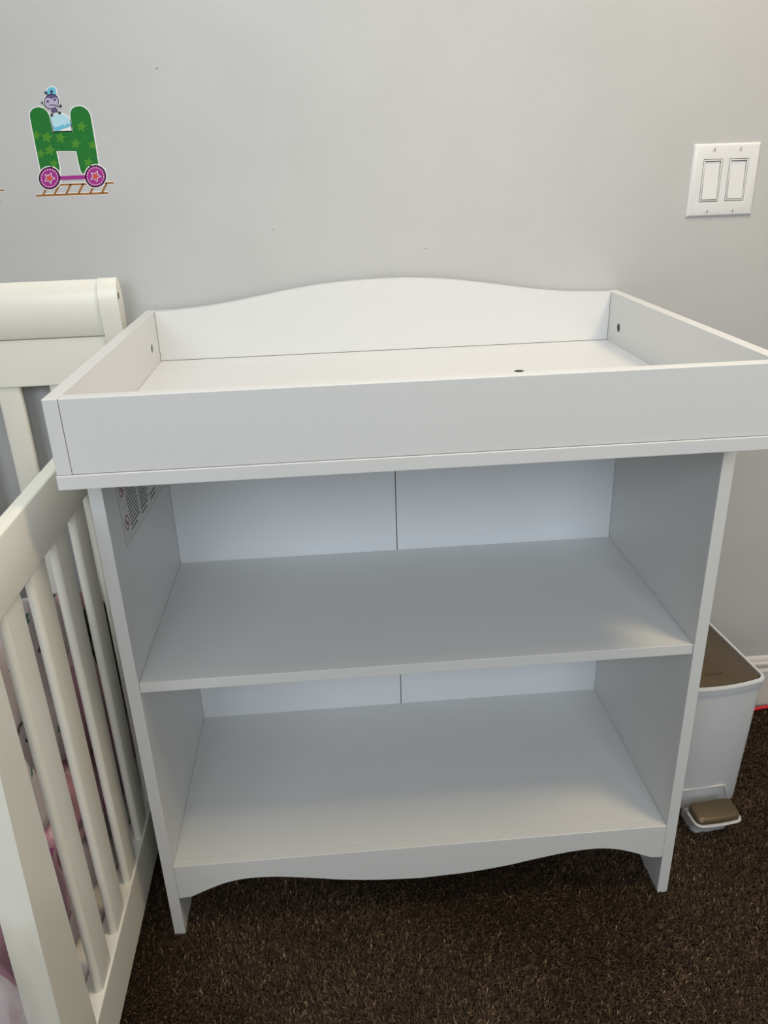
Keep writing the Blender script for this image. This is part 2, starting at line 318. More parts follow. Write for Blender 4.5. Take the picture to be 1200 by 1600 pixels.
  ('white',3,[(4.1,95.0),(4.0,94.7),(3.9,94.5),(3.7,94.3),(3.5,94.1),(3.2,94.0),(2.9,93.9),(2.7,93.9),(2.4,93.9),(2.1,94.0),(1.9,94.2),(1.7,94.3),(1.6,94.6),(1.6,94.8),(1.6,95.1),(1.7,95.3),(1.8,95.6),(2.0,95.8),(2.3,96.0),(2.5,96.1),(2.8,96.2),(3.1,96.2),(3.4,96.2),(3.6,96.1),(3.8,95.9),(4.0,95.7),(4.1,95.5),(4.1,95.3)]),
  ('white',3,[(9.8,96.5),(9.8,96.2),(9.6,96.0),(9.4,95.8),(9.2,95.6),(8.9,95.5),(8.6,95.4),(8.4,95.4),(8.1,95.4),(7.8,95.5),(7.6,95.7),(7.5,95.8),(7.4,96.1),(7.3,96.3),(7.3,96.6),(7.4,96.8),(7.5,97.1),(7.7,97.3),(8.0,97.5),(8.2,97.6),(8.5,97.7),(8.8,97.7),(9.1,97.7),(9.3,97.6),(9.5,97.4),(9.7,97.2),(9.8,97.0),(9.9,96.8)]),
 ],
 'bug': [
  ('blue',1,[(-1.8,140.8),(-2.2,139.4),(-3.0,138.1),(-4.1,136.9),(-5.4,135.9),(-6.9,135.2),(-8.5,134.7),(-10.1,134.6),(-11.7,134.8),(-13.1,135.3),(-14.3,136.1),(-15.2,137.2),(-15.8,138.4),(-16.0,139.8),(-15.9,141.2),(-15.5,142.6),(-14.7,143.9),(-13.6,145.1),(-12.3,146.1),(-10.8,146.8),(-9.2,147.3),(-7.6,147.4),(-6.1,147.2),(-4.7,146.7),(-3.5,145.9),(-2.5,144.9),(-1.9,143.6),(-1.7,142.3)]),
  ('white',0,[(-0.4,140.8),(-0.9,139.1),(-1.9,137.5),(-3.2,136.1),(-4.7,134.9),(-6.5,134.0),(-8.4,133.5),(-10.4,133.3),(-12.2,133.6),(-13.9,134.2),(-15.4,135.1),(-16.5,136.4),(-17.2,137.9),(-17.5,139.5),(-17.4,141.2),(-16.8,142.9),(-15.9,144.5),(-14.6,146.0),(-13.0,147.1),(-11.2,148.0),(-9.3,148.5),(-7.4,148.7),(-5.5,148.4),(-3.8,147.8),(-2.4,146.9),(-1.3,145.6),(-0.6,144.2),(-0.2,142.5)]),
  ('white',0,[(1.3,127.4),(0.5,124.8),(-0.9,122.3),(-2.9,120.2),(-5.3,118.4),(-8.0,117.0),(-10.9,116.3),(-13.8,116.0),(-16.6,116.4),(-19.1,117.3),(-21.3,118.8),(-22.9,120.7),(-24.0,122.9),(-24.5,125.4),(-24.3,128.0),(-23.4,130.6),(-22.0,133.0),(-20.0,135.2),(-17.7,136.9),(-15.0,138.3),(-12.1,139.0),(-9.2,139.3),(-6.4,138.9),(-3.9,138.0),(-1.7,136.5),(-0.1,134.7),(1.0,132.4),(1.5,130.0)]),
  ('dark',2,[(-0.1,127.4),(-0.8,125.1),(-2.1,122.9),(-3.8,121.0),(-6.0,119.4),(-8.4,118.2),(-10.9,117.5),(-13.5,117.3),(-16.0,117.7),(-18.3,118.5),(-20.2,119.8),(-21.7,121.5),(-22.6,123.5),(-23.0,125.7),(-22.9,128.0),(-22.1,130.3),(-20.8,132.4),(-19.1,134.3),(-17.0,135.9),(-14.6,137.1),(-12.0,137.8),(-9.5,138.0),(-7.0,137.7),(-4.7,136.8),(-2.8,135.6),(-1.3,133.9),(-0.4,131.9),(0.1,129.7)]),
  ('lilac',3,[(-1.4,127.1),(-2.1,125.1),(-3.2,123.1),(-4.7,121.4),(-6.6,120.0),(-8.8,118.9),(-11.1,118.3),(-13.4,118.1),(-15.6,118.4),(-17.6,119.2),(-19.3,120.3),(-20.6,121.8),(-21.5,123.6),(-21.8,125.6),(-21.7,127.6),(-21.0,129.7),(-19.9,131.6),(-18.3,133.3),(-16.4,134.7),(-14.3,135.7),(-12.0,136.4),(-9.7,136.5),(-7.5,136.2),(-5.5,135.5),(-3.8,134.4),(-2.5,132.9),(-1.6,131.1),(-1.3,129.2)]),
  ('purple',4,[(-19.1,132.4),(-15.3,135.5),(-9.7,136.7),(-4.6,135.6),(-1.7,132.0),(-6.5,132.9),(-10.6,130.6),(-14.1,132.6)]),
  ('dark',5,[(-19.3,129.0),(-16.1,125.4),(-15.2,126.0),(-18.4,129.7)]),
  ('dark',5,[(-15.2,129.6),(-19.8,126.1),(-19.2,125.4),(-14.6,128.9)]),
  ('dark',5,[(-8.1,131.1),(-4.9,127.5),(-4.0,128.2),(-7.3,131.8)]),
  ('dark',5,[(-4.1,131.7),(-8.7,128.3),(-8.1,127.6),(-3.5,131.0)]),
  ('dark',5,[(-16.0,121.9),(-13.6,123.0),(-13.9,123.7),(-16.3,122.6)]),
  ('dark',5,[(-14.1,123.1),(-12.7,121.3),(-12.0,121.8),(-13.4,123.6)]),
  ('dark',5,[(-12.1,121.2),(-9.4,123.1),(-9.9,123.7),(-12.6,121.8)]),
  ('dark',5,[(-10.0,123.1),(-8.4,121.5),(-7.6,122.0),(-9.3,123.7)]),
  ('dark',5,[(-7.9,121.4),(-5.2,122.5),(-5.4,123.2),(-8.1,122.1)]),
  ('purple',2,[(-4.9,115.5),(-5.2,114.7),(-5.7,113.9),(-6.4,113.3),(-7.3,112.7),(-8.4,112.3),(-9.5,112.1),(-10.6,112.0),(-11.7,112.1),(-12.7,112.4),(-13.6,112.9),(-14.3,113.5),(-14.7,114.2),(-14.9,114.9),(-14.9,115.7),(-14.6,116.5),(-14.1,117.3),(-13.4,117.9),(-12.5,118.5),(-11.5,118.9),(-10.3,119.1),(-9.2,119.2),(-8.1,119.1),(-7.1,118.8),(-6.3,118.3),(-5.6,117.7),(-5.1,117.0),(-4.9,116.3)]),
  ('dark',2,[(-14.4,135.5),(-17.1,139.9),(-18.2,139.3),(-15.6,134.9)]),
  ('dark',3,[(-15.6,139.6),(-15.7,139.1),(-15.9,138.7),(-16.3,138.4),(-16.6,138.1),(-17.1,137.9),(-17.6,137.7),(-18.1,137.7),(-18.5,137.8),(-18.9,137.9),(-19.3,138.2),(-19.6,138.5),(-19.8,138.8),(-19.8,139.2),(-19.8,139.7),(-19.7,140.1),(-19.4,140.5),(-19.1,140.9),(-18.7,141.2),(-18.2,141.4),(-17.8,141.5),(-17.3,141.5),(-16.8,141.5),(-16.4,141.3),(-16.1,141.1),(-15.8,140.8),(-15.6,140.4),(-15.5,140.0)]),
  ('dark',2,[(-9.6,136.2),(-8.3,141.0),(-9.5,141.1),(-10.8,136.3)]),
  ('dark',3,[(-6.7,141.0),(-6.9,140.5),(-7.1,140.1),(-7.4,139.8),(-7.8,139.5),(-8.3,139.3),(-8.8,139.1),(-9.2,139.1),(-9.7,139.2),(-10.1,139.3),(-10.5,139.5),(-10.8,139.9),(-10.9,140.2),(-11.0,140.6),(-11.0,141.1),(-10.8,141.5),(-10.6,141.9),(-10.3,142.3),(-9.9,142.5),(-9.4,142.8),(-9.0,142.9),(-8.5,142.9),(-8.0,142.9),(-7.6,142.7),(-7.2,142.5),(-7.0,142.2),(-6.8,141.8),(-6.7,141.4)]),
  ('dark',2,[(-4.4,119.3),(0.7,120.3),(0.6,121.4),(-4.5,120.4)]),
  ('dark',3,[(2.8,120.8),(2.6,120.4),(2.4,120.0),(2.1,119.6),(1.7,119.3),(1.2,119.1),(0.7,119.0),(0.2,118.9),(-0.2,119.0),(-0.7,119.2),(-1.0,119.4),(-1.3,119.7),(-1.5,120.1),(-1.6,120.5),(-1.5,120.9),(-1.4,121.4),(-1.2,121.8),(-0.8,122.1),(-0.4,122.4),(0.0,122.7),(0.5,122.8),(1.0,122.8),(1.5,122.8),(1.9,122.6),(2.2,122.4),(2.5,122.1),(2.7,121.7),(2.8,121.3)]),
  ('dark',2,[(-13.0,113.7),(-15.5,108.5),(-14.3,108.2),(-11.9,113.4)]),
  ('dark',3,[(-12.8,108.3),(-12.9,107.9),(-13.2,107.5),(-13.5,107.1),(-13.9,106.8),(-14.3,106.6),(-14.8,106.4),(-15.3,106.4),(-15.8,106.5),(-16.2,106.6),(-16.6,106.9),(-16.8,107.2),(-17.0,107.6),(-17.1,108.0),(-17.1,108.4),(-16.9,108.9),(-16.7,109.3),(-16.4,109.6),(-16.0,109.9),(-15.5,110.2),(-15.0,110.3),(-14.5,110.3),(-14.1,110.3),(-13.6,110.1),(-13.3,109.9),(-13.0,109.5),(-12.8,109.2),(-12.7,108.8)]),
  ('dark',2,[(-7.4,113.7),(-2.6,110.7),(-1.7,111.6),(-6.5,114.7)]),
  ('dark',3,[(0.0,111.1),(-0.1,110.7),(-0.4,110.3),(-0.7,109.9),(-1.1,109.6),(-1.6,109.4),(-2.0,109.2),(-2.5,109.2),(-3.0,109.3),(-3.4,109.4),(-3.8,109.7),(-4.1,110.0),(-4.3,110.4),(-4.3,110.8),(-4.3,111.2),(-4.2,111.6),(-3.9,112.1),(-3.6,112.4),(-3.2,112.7),(-2.8,112.9),(-2.3,113.1),(-1.8,113.1),(-1.3,113.0),(-0.9,112.9),(-0.5,112.6),(-0.2,112.3),(-0.1,112.0),(0.0,111.5)]),
  ('grey',2,[(-15.2,117.5),(-20.5,118.2),(-20.8,116.9),(-15.6,116.2)]),
  ('grey',2,[(-20.0,117.9),(-22.7,122.4),(-24.0,121.6),(-21.3,117.1)]),
  ('grey',2,[(-22.7,122.3),(-25.1,126.5),(-26.4,125.7),(-24.0,121.6)]),
  ('grey',2,[(-29.1,127.0),(-23.6,128.0),(-25.1,123.7)]),
 ],
}
# ------------------------------------------------------------------ the room
YW = .4766                                   # plane of the back wall
XL, XR, YF, ZC = -1.75, 2.3, -2.35, 2.45
def struct(name, bm, m, label=None):
    o = link(name, bm, m); o['kind'] = 'structure'
    if label: o['label'] = label
    return o
bm = bmesh.new(); add_box(bm, XL, XR, YF, YW, -.06, -.006); struct('floor', bm, CARPET)
bm = bmesh.new(); add_box(bm, XL-.1, XR+.1, YW, YW+.1, -.06, ZC); struct('wall_back', bm, WALL)
bm = bmesh.new(); add_box(bm, XL-.1, XL, YF, YW, -.06, ZC); struct('wall_left', bm, WALL)
bm = bmesh.new(); add_box(bm, XR, XR+.1, YF, YW, -.06, ZC); struct('wall_right', bm, WALL)
bm = bmesh.new(); add_box(bm, XL-.1, XR+.1, YF-.1, YW+.1, ZC, ZC+.1); struct('ceiling', bm, CEIL)
WZ0, WZ1 = 1.35, 2.3                         # two window openings in the wall behind the camera
OPEN = [(-1.1, -.1), (.4, 1.4)]
bm = bmesh.new()
for x0, x1 in ((XL-.1, -1.1), (-.1, .4), (1.4, XR+.1)): add_box(bm, x0, x1, YF-.1, YF, -.06, ZC)
for x0, x1 in OPEN: add_box(bm, x0, x1, YF-.1, YF, -.06, WZ0); add_box(bm, x0, x1, YF-.1, YF, WZ1, ZC)
struct('wall_front', bm, WALL)
for i, (x0, x1) in enumerate(OPEN):
    bm = bmesh.new()
    for d in ((x0, x0+.04, WZ0, WZ1), (x1-.04, x1, WZ0, WZ1), (x0+.04, x1-.04, WZ0, WZ0+.04), (x0+.04, x1-.04, WZ1-.04, WZ1), (x0+.04, x1-.04, (WZ0+WZ1)/2-.015, (WZ0+WZ1)/2+.015)):
        add_box(bm, d[0], d[1], YF-.09, YF-.05, d[2], d[3], .004)
    struct('window_%d' % (i+1), bm, BASEB)
# moulded baseboard: profile in (y, z)
prof = [(YW, -.006), (YW-.0135, -.006), (YW-.0135, .090), (YW-.0115, .0935), (YW-.0095, .0945), (YW-.0095, .1045), (YW-.0125, .1065), (YW-.0118, .1105),
        (YW-.0085, .1125), (YW-.0075, .1145), (YW-.0075, .1165), (YW-.005, .1215), (YW-.002, .124), (YW, .1245)]
bm = bmesh.new(); add_prism(bm, prof, 'x', XL, XR); struct('baseboard_back', bm, BASEB)
for nm, x0, x1 in (('baseboard_left', XL, XL+.0135), ('baseboard_right', XR-.0135, XR)):
    bm = bmesh.new(); add_box(bm, x0, x1, YF, YW-.014, -.006, .12, .003); struct(nm, bm, BASEB)

# carpet pile: bent tufts, nobody could count them
def carpet_pile():
    rng = np.random.default_rng(3)
    zones = [(-.25, 1.5, -.62, .462, 150000)]
    P = []
    for x0, x1, y0, y1, d in zones:
        n = int((x1-x0)*(y1-y0)*d)
        P.append(np.stack([rng.uniform(x0, x1, n), rng.uniform(y0, y1, n)], 1))
    P = np.concatenate(P); n = len(P)
    lean = np.sin(P[:, 0]*9+1.3*np.sin(P[:, 1]*7))*1.1+np.cos(P[:, 1]*11+P[:, 0]*4)*.9
    th = lean+rng.normal(0, 1.15, n)
    L = rng.uniform(.0042, .0088, n); h = rng.uniform(.0035, .0085, n); w = rng.uniform(.0005, .0010, n)
    dx, dy = np.cos(th), np.sin(th)
    sd = rng.normal(0, .6, n)                 # sideways bow
    px, py = -dy, dx
    V = np.zeros((n, 6, 3))
    for k, (t, zz, ww) in enumerate(((0, 0, 1), (.55, .85, 1.05), (1., 1., .45))):
        cx = P[:, 0]+dx*L*t+px*L*sd*t*(1-t); cy = P[:, 1]+dy*L*t+py*L*sd*t*(1-t)
        cz = -.006+h*zz if k else np.full(n, -.0062)
        if k == 2: cz = -.006+h*rng.uniform(.75, 1.1, n)
        V[:, 2*k, 0] = cx-px*w*ww; V[:, 2*k, 1] = cy-py*w*ww; V[:, 2*k, 2] = cz
        V[:, 2*k+1, 0] = cx+px*w*ww; V[:, 2*k+1, 1] = cy+py*w*ww; V[:, 2*k+1, 2] = cz
    F = np.array([[0, 1, 3, 2], [2, 3, 5, 4]])[None]+6*np.arange(n)[:, None, None]
    me = bpy.data.meshes.new('carpet_pile')
    me.vertices.add(n*6); me.vertices.foreach_set('co', V.reshape(-1).astype(np.float32))
    me.loops.add(n*8); me.loops.foreach_set('vertex_index', F.reshape(-1).astype(np.int32))
    me.polygons.add(n*2); me.polygons.foreach_set('loop_start', np.arange(0, n*8, 4, dtype=np.int32))
    try: me.polygons.foreach_set('loop_total', np.full(n*2, 4, dtype=np.int32))
    except Exception: pass
    me.update(calc_edges=True)
    a = me.attributes.new('tint', 'FLOAT', 'POINT')
    patch = .5+.25*np.sin(P[:, 0]*23+2*np.sin(P[:, 1]*17))*np.cos(P[:, 1]*19)
    t = np.clip(rng.beta(1.1, 2.1, n)*.92+patch*.18, 0, 1)
    a.data.foreach_set('value', np.repeat(t, 6).astype(np.float32))
    me.materials.append(PILE)
    o = bpy.data.objects.new('carpet_pile', me); COL.objects.link(o)
    tag(o, 'dark brown carpet pile covering the floor under the changing table', 'carpet', kind='stuff')
carpet_pile()

# ------------------------------------------------------------------ changing table
W, T, H, S = .8337, .0175, .833, .0168
C_, D1, D2, HT, TT = .1054, .370, .4494, .0861, .0172
ZF = -.004
tbl = empty('changing_table', (0, 0, 0), label='white open-shelf baby changing table with wavy-topped tray, standing on brown carpet', cat='changing table')
left = box('side_panel', (0, T, 0, .452, ZF, H), WHITE, tbl, .0008)
right = box('side_panel', (W-T, W, 0, .452, ZF, H), WHITE, tbl, .0008)
box('shelf', (T+.0002, W-T-.0002, .0027, D1-.0003, .4972-.0167, .4972), WHITE, tbl, .0007)
box('shelf', (T+.0002, W-T-.0002, .0160, D1-.0003, .1481-.0165, .1479), WHITE, tbl, .0005)
ap = [(T+.0003, .1481), (T+.0003, .080), (.0215, .0795), (.036, .0805), (.040, .0822), (.0658, .0942), (.0925, .1045), (.1186, .1100), (.1442, .1113), (.178, .1090),
      (.2119, .1038), (.2459, .0975), (.2801, .0908), (.3407, .0832), (.4109, .0792), (.455, .0797)]
def mirror(xs): return W-xs
half = smooth_curve(ap[5:], 4)
lower = ap[1:5]+half
outline = [ap[0]]+lower+[(mirror(x), z) for x, z in reversed(lower) if x < .41]+[(W-T-.0003, .1481)]
# keep the two halves from crossing at the middle
outline = [p for p in outline if not (.4169 < p[0] < .47)]
prism('apron', outline, 'y', 0, .0155, WHITE, tbl, .0007)
MX = W/2-.0018
box('back_board', (T+.0002, MX-.0007, D1, D1+.005, .05, H-.0004), BOARD, tbl, .0008)
box('back_board', (MX+.0007, W-T-.0002, D1, D1+.005, .05, H-.0004), BOARD, tbl, .0008)
# the seam is backed by a dark strip
box('joint_strip', (MX-.012, MX+.012, D1+.0053, D1+.010, .05, H-.002), mat('joint_strip_grey', (.10, .10, .095), .7), tbl, .0005)
tray_rot = math.radians(.334)
Tz = H+S
def trot(o):
    o.rotation_euler = (0, 0, tray_rot); return o
trot(box('top_board', (.0036, W-.0021, -C_, D2+TT, H, Tz), WHITE, tbl, .0009))
bm = bmesh.new()
add_box(bm, .0036+TT+.0003, W-.0021-TT-.0003, -C_+TT+.0003, .3835, Tz, Tz+.0016, .0003, 1)
add_box(bm, .0036+TT+.0003, W-.0021-TT-.0003, .3842, D2-.0004, Tz, Tz+.0016, .0003, 1)
floor_t = trot(link('tray_floor', bm, WHITE, tbl, smooth=40))
yb = D2+TT
ts1 = trot(box('tray_side', (.0036+.0010, .0036+TT, -C_+.0012, yb, Tz+.0004, Tz+HT), WHITE, tbl, .0009))
ts2 = trot(box('tray_side', (W-.0021-TT, W-.0021-.0010, -C_+.0012, yb, Tz+.0004, Tz+HT), WHITE, tbl, .0009))
trot(box('tray_front', (.0036+TT+.0006, W-.0021-TT-.0006, -C_+.0016, -C_+TT, Tz+.0006, Tz+HT), WHITE, tbl, .0009))
crest = [(.0191, .9369), (.0611, .9381), (.1046, .9415), (.1484, .9470), (.1923, .9540), (.2471, .9628), (.3019, .9695), (.3674, .9738), (.4250, .9748), (.4639, .9738),
         (.5212, .9692), (.5769, .9617), (.6331, .9527), (.6898, .9442), (.7469, .9388), (.8087, .9366)]
xa, xb = .0036+TT+.0004, W-.0021-TT-.0004
cc = [(xa+(x-.0191)/(.8087-.0191)*(xb-xa), z-.0018) for x, z in smooth_curve(crest, 4)]
trot(prism('tray_back', [(xa, Tz+.0018)]+cc+[(xb, Tz+.0018)], 'y', D2, D2+TT-.0005, WHITE, tbl, .0009))
# bolt holes; black discs set inside them paint their inner shade
bore(ts1, [((.0036+TT-.012, .3948, .8838), .0078, 'x', .03)])
bore(ts2, [((W-.0021-TT-.006, .4060, .8812), .0078, 'x', .03)])
bore(floor_t, [((.604, .2560, Tz-.01), .0080, 'z', .03)])
for c, ax in (((.0036+TT-.0053, .3948, .8838), 'x'), ((W-.0021-TT+.0013, .4060, .8812), 'x')):
    bm = bmesh.new(); add_cyl(bm, c, .0079, ax, .004, 24)
    trot(link('bolt_hole_shade', bm, DARKHOLE, tbl, smooth=40))
bm = bmesh.new(); add_cyl(bm, (.604, .2560, Tz+.0001), .0078, 'z', .0012, 20); trot(link('bolt_hole_shade', bm, DARKHOLE, tbl, smooth=40))
# warning label inside the left panel, high up under the tray
lx = T+.0003
def lab_pt(u, v):                           # u along depth, v down from the slab, both metres; sheet slightly tilted
    a = math.radians(-3.2)
    return (.056+u*math.cos(a)+v*math.sin(a)*-.6, .822+u*math.sin(a)-v*math.cos(a))
def lab_quad(bm, u0, u1, v0, v1, d, mi=0):
    pts = [lab_pt(u0, v0), lab_pt(u1, v0), lab_pt(u1, v1), lab_pt(u0, v1)]
    add_prism(bm, pts, 'x', T-.0001, T+d, mi)
bm = bmesh.new(); lab_quad(bm, 0, .262, 0, .142, .00025, 0)
for e in ((0, .262, 0, .0009), (0, .262, .1411, .142), (0, .0009, 0, .142), (.2611, .262, 0, .142), (.01, .05, .0875, .0882)):
    lab_quad(bm, *e, .00035, 1)
lab = link('warning_label', bm, [LABEL, LABELEDGE], tbl); lab['label'] = 'clear printed warning label with columns of small text'
bm = bmesh.new()
random.seed(11)
def text_row(u0, u1, v, hgt=.0021):
    u = u0
    while u < u1-.001:
        wl = random.uniform(.003, .009); ue = min(u+wl, u1)
        # each word is a run of letter-like strokes
        x = u
        while x < ue-.0005:
            s = random.uniform(.0007, .0013)
            lab_quad(bm, x, min(x+s, ue), v-(random.random() < .3)*.0006, v+hgt*random.uniform(.75, 1.0), .0005)
            x += s+.00035
        u = ue+.0014
for col, (u0, u1) in enumerate(((.040, .094), (.106, .160), (.172, .226))):
    v = .012
    while v < .118:
        if random.random() < .08 and v < .08: v += .0052; continue
        ue = u1 if random.random() < .7 else u0+random.uniform(.4, .9)*(u1-u0)
        if v < .100 or col != 2: text_row(u0, ue, v, .0021)
        v += .0052
    text_row(u0, u1-.01*col, .1215, .0028); text_row(u0, u0+.035, .1285, .0028)
link('printed_text', bm, INK, lab)
for v in (.024, .062, .112):
    bm = bmesh.new()
    c = lab_pt(.0225, v); n = 28; ro, ri = .0105, .0088
    for i in range(n):
        a0, a1 = 2*PI*i/n, 2*PI*(i+1)/n
        add_prism(bm, [(c[0]+ro*math.cos(a0), c[1]+ro*math.sin(a0)), (c[0]+ro*math.cos(a1), c[1]+ro*math.sin(a1)), (c[0]+ri*math.cos(a1), c[1]+ri*math.sin(a1)), (c[0]+ri*math.cos(a0), c[1]+ri*math.sin(a0))], 'x', T, T+.0005)
    d = .0066
    add_prism(bm, [(c[0]-d, c[1]+d-.0014), (c[0]-d+.0014, c[1]+d), (c[0]+d, c[1]-d+.0014), (c[0]+d-.0014, c[1]-d)], 'x', T, T+.0006)
    add_prism(bm, [(c[0]-.003, c[1]-.004), (c[0]-.001, c[1]+.001), (c[0]+.003, c[1]+.0005), (c[0]+.004, c[1]-.003)], 'x', T, T+.00045, 1)
    link('warning_symbol', bm, [INKRED, INK], lab)['label'] = 'round red prohibition symbol'

# ------------------------------------------------------------------ crib
crib = empty('crib', (-.045, 0, 0), (0, 0, math.radians(.59)), label='white slatted wooden crib between the left picture edge and the changing table', cat='crib')
def cpart(name, bm, m=CRIB, smooth=19, parent=None): return link(name, bm, m, parent or crib, smooth)
# local frame: x=0 is the outer face of the end panel
bm = bmesh.new(); add_box(bm, -.0200, 0, -.262, .372, .7309, .8088, .0032, 3); cpart('top_rail', bm)
bm = bmesh.new(); add_box(bm, -.0300, 0, -.262, .372, .0416, .1363, .0018, 2); cpart('bottom_rail', bm)
# front post: broad board that flares towards its foot
pp = [(-.235, -.004), (-.235, .815), (-.240, .822), (-.262, .822), (-.268, .815), (-.282, .70), (-.2935, .59), (-.3030, .47), (-.3100, .37), (-.3155, .27), (-.3205, .12), (-.3230, -.004)]
bm = bmesh.new(); add_prism(bm, pp, 'x', -.036, 0, 0, .0010, 2); post = cpart('front_post', bm, smooth=19)
bore(post, [((-.008, -.2470, .6760), .0095, 'x', .02)])
bm = bmesh.new(); add_cyl(bm, (-.0060, -.2470, .6760), .0093, 'x', .001, 20); cpart('socket_shade', bm, mat('socket_shade', (.08, .045, .02), .6))  # dark brown disc painting the shade inside the post hole
def slat_bm(yc, along, z0, z1, xc=-.009, w=.053, t=.0125):
    bm = bmesh.new(); r = .0065; pts = []
    hw, ht = w/2, t/2
    for cx, cy, a0 in ((hw-r, ht-r, 0), (-hw+r, ht-r, 90), (-hw+r, -ht+r, 180), (hw-r, -ht+r, 270)):
        for k in range(5):
            a = math.radians(a0+k*22.5); pts.append((cx+r*math.cos(a), cy+r*math.sin(a)))
    pts = [((xc+v, yc+u) if along == 'y' else (yc+u, xc+v)) for u, v in pts]
    add_prism(bm, pts, 'z', z0, z1)
    return bm
y = .0728+.0265-.0884*3+.0004
while y < .365:
    if y > -.232: cpart('slat', slat_bm(y, 'y', .1360, .7312, xc=-.009))
    y += .0884
# shallow sockets the slats stand in
bm = bmesh.new()
add_box(bm, -.036, 0, .372, .404, -.004, .815, .003, 3); cpart('rear_post', bm)
# long back panel against the wall
bx0 = -1.36
# rolled-over end cap: outline in (y, z)
cap = [(.428, .70), (.4235, .86), (.4180, .905), (.4130, .945), (.4140, .972), (.4205, .9895), (.4300, .9965), (.4400, .9915), (.4480, .9770), (.4520, .9550), (.4500, .930), (.4450, .900), (.4420, .86), (.4420, .70)]
capc = smooth_curve(cap, 4)
capo = capc+[(.442, .30), (.442, -.004), (.424, -.004), (.428, .30)]
bm = bmesh.new(); add_prism(bm, capo, 'x', -.0115, .0195, 0, .0009, 2); rp = cpart('back_post', bm, smooth=25)
bm = bmesh.new(); add_cyl(bm, (.0185, .4240, .9680), .0058, 'x', .0012, 20); cpart('socket_shade', bm, mat('socket_shade_grey', (.20, .18, .16), .6))  # grey disc on the cap face, painted as the shade of its hole
bm = bmesh.new(); add_prism(bm, capo, 'x', bx0, bx0+.034, 0, .0009, 2); cpart('back_post', bm, smooth=25)
roll = [(.4450, .9040), (.4225, .9045), (.4203, .9075), (.4180, .945), (.4197, .9715), (.4258, .9880), (.4350, .9945), (.4455, .9900), (.4480, .9765), (.4510, .9550), (.4490, .9200), (.4460, .9040)]
bm = bmesh.new(); add_prism(bm, roll, 'x', bx0+.0345, -.0118, 0, 0); cpart('rolled_rail', bm, smooth=35)
bm = bmesh.new(); add_box(bm, bx0+.0345, -.0118, .4235, .4450, .8240, .9030, .0016, 2); cpart('back_rail', bm)
bm = bmesh.new(); add_box(bm, bx0+.0345, -.0118, .4235, .4450, .0500, .1400, .0016, 2); cpart('back_rail', bm)
x = -.2355+.045
x = -.1910
while x > bx0+.06:
    cpart('slat', slat_bm(x, 'x', .139, .825, xc=.4345, w=.0405, t=.016))
    x -= .0884
# slat nearest the corner
cpart('slat', slat_bm(-.1910+.0884, 'x', .139, .825, xc=.4345, w=.0405, t=.016))
# mattress platform
bm = bmesh.new(); add_box(bm, bx0+.036, -.0380, -.19, .4215, .100, .118, .002, 1); cpart('mattress_board', bm)
bm = bmesh.new(); add_box(bm, bx0, bx0+.036, -.262, .42, .05, .80, .002, 1); cpart('end_panel', bm)

# bedding inside the crib
SHEET = mat('lilac_sheet', (.40, .36, .41), .8, bump=.5, bscale=60, var=.12, vscale=9)
bm = bmesh.new(); add_box(bm, -1.31, -.100, -.16, .405, .1185, .215, .028, 4)
mt = link('crib_mattress', bm, SHEET, None, 50); tag(mt, 'lilac grey sheeted mattress lying low inside the white crib', 'mattress')

def cloth(name, x_at, y0, y1, z0, top_fn, m, depth=.05, amp=.012, nz=34, ny=44, seed=1, slope=0.):
    """a thick, crumpled hanging fold of cloth: an outer face, a top roll and an inner face"""
    rnd = random.Random(seed); ph = [rnd.uniform(0, 6.28) for _ in range(8)]
    bm = bmesh.new(); grid = []
    for j in range(ny+1):
        v = j/ny; yy = y0+(y1-y0)*v; zt = top_fn(v); row = []
        for i in range(nz+1):
            s = i/nz                                  # 0..1 round the section
            if s < .45: z = z0+(zt-z0)*(s/.45); off = 0
            elif s < .55:
                a = (s-.45)/.10*PI; z = zt+depth*.5*math.sin(a)*.6; off = -depth*.5*(1-math.cos(a))
            else: z = zt-(zt-z0)*((s-.55)/.45); off = -depth
            wr = amp*(math.sin(9*v*6.28/3+ph[0]+z*14)+.6*math.sin(z*31+ph[1]+v*11)+.5*math.sin(v*27+ph[2]-z*22)+.3*math.sin(z*70+v*40+ph[3]))
            row.append(bm.verts.new((x_at+off+min(wr, amp*1.0)-slope*(zt-z)*.0, yy+.3*wr, z)))
        grid.append(row)
    for a, b in zip(grid, grid[1:]):
        for k in range(nz): bm.faces.new((a[k], a[k+1], b[k+1], b[k]))
        bm.faces.new((a[nz], a[0], b[0], b[nz]))
    bm.faces.new(grid[0]); bm.faces.new(grid[-1][::-1])
    return link(name, bm, m, None, 180)
F1 = print_fabric('white_print_cloth', (.60, .53, .56), [(.60, .53, .56), (.05, .17, .12), (.35, .2, .08), (.10, .08, .09), (.55, .35, .40), (.60, .53, .56)], 42)
F2 = print_fabric('pink_floral_cloth', (.50, .26, .32), [(.52, .08, .16), (.45, .05, .25), (.62, .42, .46), (.35, .03, .10), (.20, .08, .18), (.65, .45, .5)], 24)
F3 = print_fabric('green_leaf_cloth', (.018, .026, .014), [(.03, .06, .02), (.08, .13, .04), (.012, .012, .01), (.15, .16, .09)], 55)
o = cloth('printed_blanket', -.108, -.150, .080, .362, lambda v: .640-.05*max(0, v-.55)/.45, F1, .045, .010, seed=2)
tag(o, 'white blanket with tiny animal prints, bunched at top behind nearest crib slats', 'blanket')
o = cloth('floral_quilt', -.100, -.300, .185, .2205, lambda v: .340+(.20*max(0, v-.80)/.20), F2, .05, .012, seed=5)
tag(o, 'pink and magenta floral quilt heaped on the crib mattress', 'quilt')
